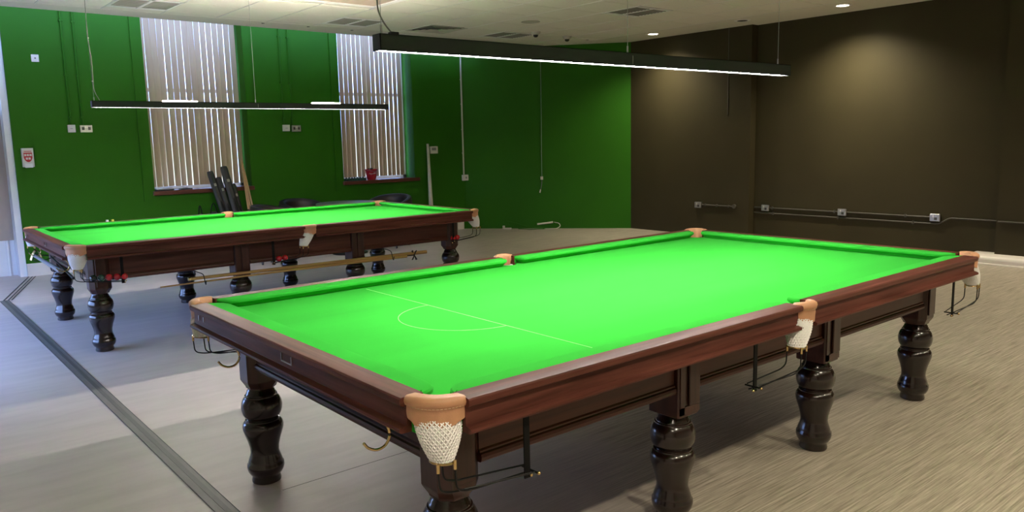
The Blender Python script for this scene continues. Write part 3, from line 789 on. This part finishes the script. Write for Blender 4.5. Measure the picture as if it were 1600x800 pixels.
p2, h, hh = pendant('long black linear lamp hanging above the far table, in front of windows', .360, 3.282, 5.709, 1.948, 2.004, ((.952, 1.246), (2.404, 2.706)))
cx2 = (0.360 + 3.282) / 2
for x in (.385, 1.81, 3.25):
    MB().tube([(x - cx2, 0, hh), (x - cx2, 0, H - 1.948)], .0016, 6).build('suspension_wire', 'steel', p2)
    MB().tube([(x - cx2, 0, hh), (x - cx2, 0, hh + .03)], .0045, 8).build('wire_gripper', 'steel', p2)
xl = .383 - cx2
MB().tube(fillet([(xl, 0, H - 1.948), (xl + .004, 0, .85), (xl - .003, 0, .60), (xl + .012, 0, .38), (xl + .006, 0, .14), (xl + .045, 0, hh + .004)], .05), .0032, 8).build('power_cable', 'greycable', p2, True)
for zz in (.97, .58, .22): MB().sphere((xl + .002, 0, zz), .006, 8, 5).build('cable_tie', 'white', p2)

# ------------------------------------------------------------------ wall fittings
def plate_y(name, x0, x1, z0, z1, d, mt, label, cat, grp=None, y=FAR, kids=()):
    o = thing(name, label, cat, ((x0 + x1) / 2, y, z0), 0, grp)
    hx = (x1 - x0) / 2; hz = z1 - z0
    MB().cbox(-hx, hx, -d, -.0005, 0, hz, .004).build('box', mt, o)
    for (nm, a, b_, c_, e_, mt2) in kids: MB().box(a, b_, -d - .003, -d + .001, c_, e_, ).build(nm, mt2, o)
    return o
sock_kids = [('pin_slots', -.052, -.022, .03, .068, 'socket_dark'), ('pin_slots', .022, .052, .03, .068, 'socket_dark'), ('rocker_switch', -.016, -.004, .055, .085, 'white'), ('rocker_switch', .004, .016, .055, .085, 'white')]
plate_y('data_plate', .597, .682, 2.695, 2.785, .012, 'white', 'small cream plate with one dark hole, high on wall by the left edge', 'wall plate', kids=[('hole', -.008, .008, .037, .053, 'socket_dark')])
plate_y('switch_box', .922, 1.010, 1.815, 1.912, .035, 'white', 'cream isolator switch box beside the left double socket', 'switch', 'switch boxes', kids=[('lettering', -.018, .012, .046, .052, 'greycable')])
plate_y('double_socket', 1.063, 1.208, 1.814, 1.905, .035, 'chrome', 'metal double socket on green wall left of the left window', 'socket', 'wall sockets', kids=sock_kids)
plate_y('switch_box', 3.842, 3.952, 1.800, 1.896, .035, 'white', 'cream isolator switch box between the two windows', 'switch', 'switch boxes', kids=[('lettering', -.018, .018, .044, .050, 'greycable')])
plate_y('double_socket', 3.988, 4.130, 1.792, 1.888, .035, 'chrome', 'metal double socket on green wall between the two windows', 'socket', 'wall sockets', kids=sock_kids)
for x, zb_, lab in ((.962, 1.912, 'green painted conduit rising from the left switch box'), (1.10, 1.905, 'green painted conduit rising from the left double socket'),
                    (3.867, 1.896, 'green painted conduit rising from the switch box between windows'), (4.006, 1.888, 'green painted conduit rising from the socket between windows')):
    o = thing('wall_conduit', lab, 'conduit', (x, FAR - .016, zb_), 0, 'green wall conduits')
    MB().tube([(0, 0, 0), (0, 0, ZT - zb_ - .02)], .0125 if x < 2 else .009, 12).build('pipe', 'green_conduit', o, True)
    for zz in (.09, .62, 1.3): MB().cbox(-.022, .022, -.014, .0155, zz, zz + .022, .003).build('saddle_clip', 'green_conduit', o)
# soap dispenser
o = plate_y('soap_dispenser', .372, .500, 1.39, 1.625, .075, 'white', 'white soap dispenser with red shield emblem on wall at left edge', 'dispenser')
sh = MB(); pts = [(-.047, .180), (.047, .180), (.047, .115), (.036, .085), (.018, .066), (0, .060), (-.018, .066), (-.036, .085), (-.047, .115)]
sh.add([(x, -.0765, z) for x, z in pts] + [(x, -.0745, z) for x, z in pts], [tuple(range(9)), tuple(range(17, 8, -1))] + [(i, (i + 1) % 9, 9 + (i + 1) % 9, 9 + i) for i in range(9)])
sh.build('emblem', 'emblem', o)
b = MB()
for x, z in ((-.029, .148), (0, .148), (.029, .148), (-.015, .105), (.015, .105)): b.cbox(x - .0115, x + .0115, -.079, -.0768, z - .012, z + .014, .002)
b.build('emblem_icons', 'white', o)
MB().box(-.042, .042, -.0775, -.0752, .192, .200).build('lettering', 'emblem', o)
MB().cbox(-.045, .045, -.095, -.070, -.008, .045, .008).build('push_lever', 'white_paint', o)
# thermostat, trunking and socket, leaning pole
plate_y('thermostat', 6.522, 6.678, 1.385, 1.510, .03, 'white', 'small cream thermostat with dark display right of the right window', 'thermostat', kids=[('display', -.052, .040, .055, .105, 'greycable')])
o = thing('trunking', 'thin cream vertical trunking running down to a socket on green wall', 'trunking', (7.238, FAR - .012, .99))
MB().box(-.010, .010, -.010, .0115, 0, ZT - 1.0).build('channel', 'trunking', o)
for zz in (.38, .80, 1.25, 1.68): MB().box(-.022, -.010, -.008, .0115, zz, zz + .012).build('clip', 'trunking', o)
plate_y('single_socket', 7.195, 7.318, .880, .985, .045, 'white', 'cream socket at the foot of the thin trunking on green wall', 'socket', kids=[('rocker_switch', -.005, .022, .035, .07, 'greycable')])
tag(MB().tube([(6.430, FAR - .14, 0), (6.447, FAR - .09, .5), (6.470, FAR - .022, 1.555)], [.042, .038, .021], 14).build('white_pole', 'trunking', None, True), 'white pole leaning upright on green wall right of the right window', 'pole')
# plaster seam column
# cord on the diagonal wall
A = Vector((9.19, 7.465, 0)); Bv = Vector((7.27, 9.76, 0)); dd = (Bv - A).normalized(); nn = Vector((-dd.y, dd.x, 0))
if nn.x > 0: nn = -nn
def dw(s, z, off=.012): p = A + dd * s + nn * off; return (p.x, p.y, z)
o = thing('hanging_cord', 'grey-green hanging cord with plug dangling on the diagonal green wall', 'cord', dw(1.57, 0))
oz = Vector(dw(1.57, 0))
lc = lambda s, z, off=.012: Vector(dw(s, z, off)) - oz
MB().tube([lc(1.562, 3.19), lc(1.565, 2.0), lc(1.572, 1.35), lc(1.573, .94)], .007, 8).build('conduit', mat('pale_green_conduit', (.16, .26, .16), .5), o, True)
MB().obox(lc(1.574, .905, .016), dd, nn, (0, 0, 1), .022, .012, .028).build('junction_box', 'trunking', o)
MB().tube(bez(lc(1.574, .88), lc(1.575, .76), lc(1.60, .70), 8), .004, 8).build('flex', 'greycable', o, True)
MB().tube([lc(1.60, .70), lc(1.613, .645)], .010, 8).build('plug', 'trunking', o, True)
# loose cable and strip light remains on the floor by the diagonal wall
o = thing('floor_cable', 'tangle of grey cable on the floor against the diagonal green wall', 'cable', dw(1.8, 0, .15)); oz = Vector(dw(1.8, 0, .15))
lf = lambda s, off, z: Vector(dw(s, z, off)) - oz
MB().tube(fillet([lf(2.22, .06, .14), lf(2.05, .05, .10), lf(1.85, .10, .05), lf(1.72, .13, .02), lf(1.60, .10, .03), lf(1.50, .14, .01), lf(1.75, .22, .008), lf(2.0, .12, .008)], .05), .006, 6).build('flex', 'green_conduit', o, True)
MB().tube(fillet([lf(1.66, .08, .085), lf(1.5, .06, .10), lf(1.38, .04, .115)], .02), .017, 8).build('fluorescent_tube', 'trunking', o, True)
MB().tube(fillet([lf(1.36, .04, .115), lf(1.27, .05, .10), lf(1.24, .08, .05), lf(1.30, .12, .01), lf(1.5, .14, .008)], .04), .007, 6).build('flex', 'trunking', o, True)
MB().obox(lf(2.2, .12, .012), dd, nn, (0, 0, 1), .07, .03, .011).obox(lf(2.27, .10, .03), dd, nn, (0, 0, 1), .018, .02, .029).build('plug', 'trunking', o)
# sockets and conduits on the dark wall
def sock_x(y, z, x, label):
    o = thing('metal_socket', label, 'socket', (x, y, z - .045), 0, 'metal sockets along the dark wall')
    MB().cbox(-.034, -.0005, -.062, .062, 0, .092, .004).build('box', 'chrome', o)
    MB().box(-.0365, -.033, -.030, .005, .016, .05).build('pin_slots', 'socket_dark', o)
    MB().box(-.038, -.033, .012, .026, .05, .08).build('rocker_switch', 'white', o)
sock_x(6.007, .484, 9.19, 'metal socket on dark wall nearest the green wall corner')
sock_x(4.867, .484, 9.33, 'metal socket on dark wall just right of the wall step')
sock_x(3.651, .484, 9.33, 'metal socket at the middle of the dark recessed wall')
sock_x(2.410, .484, 9.33, 'rightmost metal socket on the dark recessed wall')
def cond(pts, label, r=.010):
    p0 = Vector(pts[0]); o = thing('wall_conduit', label, 'conduit', pts[0], 0, 'dark wall conduits')
    MB().tube([Vector(p) - p0 for p in fillet(pts, .04)], r, 10).build('pipe', 'dark_conduit', o, True)
    a, b_ = Vector(pts[0]), Vector(pts[1])
    for t_ in (.12, .5, .88):
        p = a.lerp(b_, t_) - p0; MB().box(p.x - .012, p.x + .011, p.y - .012, p.y + .012, p.z - .02, p.z + .02).build('saddle_clip', 'dark_conduit', o)
    return o
cond([(9.177, 5.94, .490), (9.177, 5.36, .490)], 'short dark conduit right of the socket nearest the green wall')
tag(MB().lathe((9.19, 5.33, .492), [(.001, -.03), (.032, -.03), (.034, -.001), (.001, -.001)], 16, 'x').build('conduit_box', 'dark_conduit', None, True), 'small round dark box ending the short conduit', 'conduit box')
cond([(9.317, 5.06, .487), (9.317, 2.475, .487)], 'upper dark conduit joining the three right-hand sockets')
cond([(9.317, 5.06, .405), (9.317, 2.36, .405), (9.317, 2.24, .487), (9.317, 1.70, .487)], 'lower dark conduit that steps up beyond the rightmost socket')
cond([(9.177, 1.64, .495), (9.177, -2.0, .495)], 'dark conduit running off at the right edge of the photo')
tag(MB().box(9.181, 9.1895, 5.478, 5.490, 1.9, H).build('panel_joint', 'dark_conduit', None), 'thin dark vertical panel joint on dark wall above near lamp', 'cable')  # wall panel joint, drawn as a thin raised strip

# ------------------------------------------------------------------ things near the windows
# left sill: folder and paper
zs = .998
o = thing('ring_binder', 'black folder lying on the left window sill', 'folder', (2.03, FAR + .03, zs))
MB().cbox(-.10, .14, -.085, .10, 0, .022, .006).build('cover', 'case', o)
MB().box(-.09, .13, -.078, .09, .0225, .030).build('pages', 'paper', o)
b = MB(); rs = []
for i in range(11):
    t_ = i / 10; x = .38 * t_; z = .046 + .022 * sin(pi * min(1, t_ * 1.2)) - .028 * t_ ** 3
    rs.append([(x, -.09, z), (x, .10, z), (x, .10, z + .003), (x, -.09, z + .003)])
b.rings(rs)
o = b.build('open_magazine', 'paper', None, True); o.location = (2.06, FAR + .03, zs - .014); tag(o, 'curled white papers lying beside the black folder on left sill', 'magazine')
o = b = MB().cbox(0, .16, -.05, .06, 0, .018, .004).build('notebook', 'case', None); o.location = (2.26, FAR - .01, zs); tag(o, 'thin black notebook under the curled papers on left sill', 'notebook')
# right sill
zs = .988
o = thing('ball_tray', 'long dark green box lying on the right window sill', 'box', (5.03, FAR - .005, zs))
MB().cbox(-.18, .19, -.05, .05, 0, .04, .004).build('base', 'greenbox', o)
b = MB()
for i in range(7): b.sphere((-.15 + i * .05, 0, .042), .018, 10, 6)
b.build('ball_row', 'greenbox', o, True)
o = thing('bucket', 'red metal bucket with white script on the right window sill', 'bucket', (5.345, FAR - .0, zs))
MB().lathe((0, 0, 0), [(.001, 0), (.070, 0), (.072, .01), (.085, .055), (.083, .058), (.098, .148), (.108, .166), (.112, .170), (.112, .176), (.105, .176), (.096, .150), (.07, .02), (.001, .02)], 32).build('body', 'bucket', o, True)
sc_ = [(-.055, .0), (-.045, .022), (-.034, .010), (-.030, -.006), (-.020, .012), (-.012, -.004), (-.004, .012), (.006, .0), (.014, .016), (.024, .002), (.033, .030), (.040, .004), (.054, .014), (.064, .026)]
def on_b(x, z): 
    zz = .095 + z; r_ = .086 + .012 * (zz - .058) / .09; a = -pi / 2 + x / r_ - .3; return (r_ * 1.03 * cos(a), r_ * 1.03 * sin(a), zz)
MB().tube(fillet([on_b(x, z) for x, z in sc_], .008, 3), .0030, 6).build('script_lettering', 'paper', o, True)
MB().tube(bez((-.062, 0.0, .085), (0, .0, .07), (.05, -.0, .09), 2)[:1] + [Vector(on_b(x, -.018 + .006 * sin(x * 60))) for x in (-.04, -.01, .02, .05)], .002, 6).build('script_underline', 'paper', o) if False else None
MB().tube([(-.112, 0, .172)] + [(.112 * -cos(pi * t_), -.03 * sin(pi * t_) - .108 * sin(pi * t_), .172 - .03 * sin(pi * t_)) for t_ in (.2, .4, .6, .8)] + [(.112, 0, .172)], .0025, 6).build('handle', 'steel', o, True)
MB().cbox(-.05, .02, -.04, .03, .02, .195, .01).build('green_contents', 'green_ball', o)

# cue cases leaning at the left window
def leaning_case(bx, by, tx, tyy, tz, hw, label, dark=True):
    p0 = Vector((bx, by, 0)); p1 = Vector((tx, tyy, tz)); d_ = (p1 - p0); ln = d_.length; d_.normalize()
    sx = Vector((1, 0, 0)); sx = (sx - d_ * sx.dot(d_)).normalized(); sy = d_.cross(sx)
    o = thing('cue_case', label, 'cue case', p0, 0, 'black cue cases')
    rs = []
    z_fix = abs(sx.z) * hw + abs(sy.z) * .03
    for t_, k in ((0, .9), (.02, 1.0), (.3, 1.06), (.62, 1.0), (.97, .92), (1.0, .80)):
        c = d_ * (ln * t_ * .99) + Vector((0, 0, z_fix)); rs.append([c + sx * (hw * k * cos(a)) * 1.15 + sy * (.032 * k * sin(a)) * 1.15 for a in [R(22.5 + 45 * q) for q in range(8)]])
    MB().rings(rs).build('body', 'case', o, True, 30)
    c = d_ * (ln * .45) - sy * .0 + Vector((0, 0, z_fix))
    sgn = -1 if sy.y > 0 else 1
    MB().tube([c + d_ * -.25 + sy * sgn * .038, c + d_ * -.1 + sy * sgn * .06, c + d_ * .1 + sy * sgn * .06, c + d_ * .25 + sy * sgn * .038], .007, 6).build('carry_handle', 'rubber', o, True)
    MB().obox(c + d_ * (ln * .38) + sy * sgn * .036, sx, sy, d_, hw * .35, .003, .02).build('clasp', 'chrome', o)
    return o
leaning_case(2.86, 9.28, 2.665, 9.665, 1.235, .045, 'black cue case leaning by left window, left of the three')
leaning_case(2.90, 9.25, 2.775, 9.655, 1.145, .040, 'shorter black cue case leaning between the two taller ones')
leaning_case(3.01, 9.27, 2.865, 9.665, 1.300, .052, 'tallest black cue case leaning by left window')
leaning_case(3.06, 9.30, 2.985, 9.66, 1.04, .036, 'narrow black case with buckles leaning right of the tallest case')
def bag(x, y, w_, h_, label):
    o = thing('kit_bag', label, 'bag', (x, y, 0), 0, 'bags beneath the left window')
    MB().rings([[(w_ * k * cos(a), .12 * k * sin(a), z) for a in [2 * pi * q / 16 for q in range(16)]] for z, k in ((0, .9), (.03, 1.0), (h_ * .6, 1.0), (h_ * .85, .8), (h_, .3))]).build('body', 'case', o, True)
    MB().tube(bez((-w_ * .6, 0, h_ * .8), (0, 0, h_ * 1.55), (w_ * .6, 0, h_ * .8), 10), .008, 6).build('handle', 'rubber', o, True)
bag(2.42, 9.45, .055, .66, 'small black bag with thin handle loop left of the cue cases')
bag(2.60, 9.42, .105, .68, 'black bag with handles standing beside the cue cases')
# pale wooden cues
for bx, tx, tyy, tz, lab in ((3.15, 3.155, 9.71, 1.385, 'leftmost pale wooden cue leaning beside the left window'), (3.20, 3.165, 9.70, 1.36, 'middle pale wooden cue leaning beside the left window'), (3.275, 3.175, 9.71, 1.34, 'rightmost pale wooden cue leaning beside the left window')):
    p0 = Vector((bx, 9.42, 0.002)); p1 = Vector((tx, tyy, tz)); o = thing('snooker_cue', lab, 'cue', p0, 0, 'pale cues beside the left window')
    q = lambda t_: (p1 - p0) * t_
    MB().tube([q(.48), q(.75), q(1)], [.014, .011, .008], 12).build('shaft', 'cue_up', o, True)
    MB().tube([q(0), q(.25), q(.48)], [.016, .0155, .014], 12).build('butt', 'case', o, True)

# round table and leather tub chairs
o = thing('round_table', 'round grey table behind the far corner of the far snooker table', 'table', (4.22, 8.50, 0))
MB().lathe((0, 0, 0), [(.001, .715), (.44, .715), (.455, .722), (.455, .735), (.445, .742), (.001, .742)], 48).build('table_top', 'grey_top', o, True)
MB().lathe((0, 0, 0), [(.001, .70), (.09, .70), (.09, .715), (.001, .715)], 20).lathe((0, 0, 0), [(.03, .03), (.03, .70)], 16).build('pedestal', 'iron', o, True)
MB().lathe((0, 0, 0), [(.001, 0), (.26, 0), (.25, .015), (.05, .035), (.001, .04)], 32).build('base', 'iron', o, True)
def tub_chair(x, y, rz, label):
    o = thing('tub_chair', label, 'chair', (x, y, 0), rz, 'black leather tub chairs')
    MB().lathe((0, 0, 0), [(.001, .28), (.24, .28), (.27, .31), (.275, .40), (.26, .44), (.20, .46), (.001, .465)], 32).build('seat', 'chair_leather', o, True)
    rs = []
    for i in range(25):                      # wrap-round back, open to the front (-y)
        a = R(-35 + 250 * i / 24); t_ = abs(i / 24 - .5) * 2
        top = .80 - .12 * t_ ** 2.2; P = lambda r, z: (r * cos(a), r * sin(a), z)
        rs.append([P(.275, .30), P(.335, .32), P(.345, top - .06), P(.335, top - .01), P(.305, top), P(.275, top - .01), P(.262, top - .06)])
    MB().rings(rs).build('backrest', 'chair_leather', o, True, 60)
    for sx in (-1, 1):
        for sy in (-1, 1): MB().tube([(sx * .17, sy * .17, .30), (sx * .20, sy * .20, 0)], [.02, .014], 10).build('leg', 'leg', o, True)
tub_chair(3.10, 8.42, R(60), 'black leather tub chair nearest the pale cues, left of round table')
tub_chair(3.77, 9.02, R(15), 'black leather tub chair behind the left side of the round table')
tub_chair(5.02, 8.66, R(-60), 'black leather tub chair right of the round table under right window')
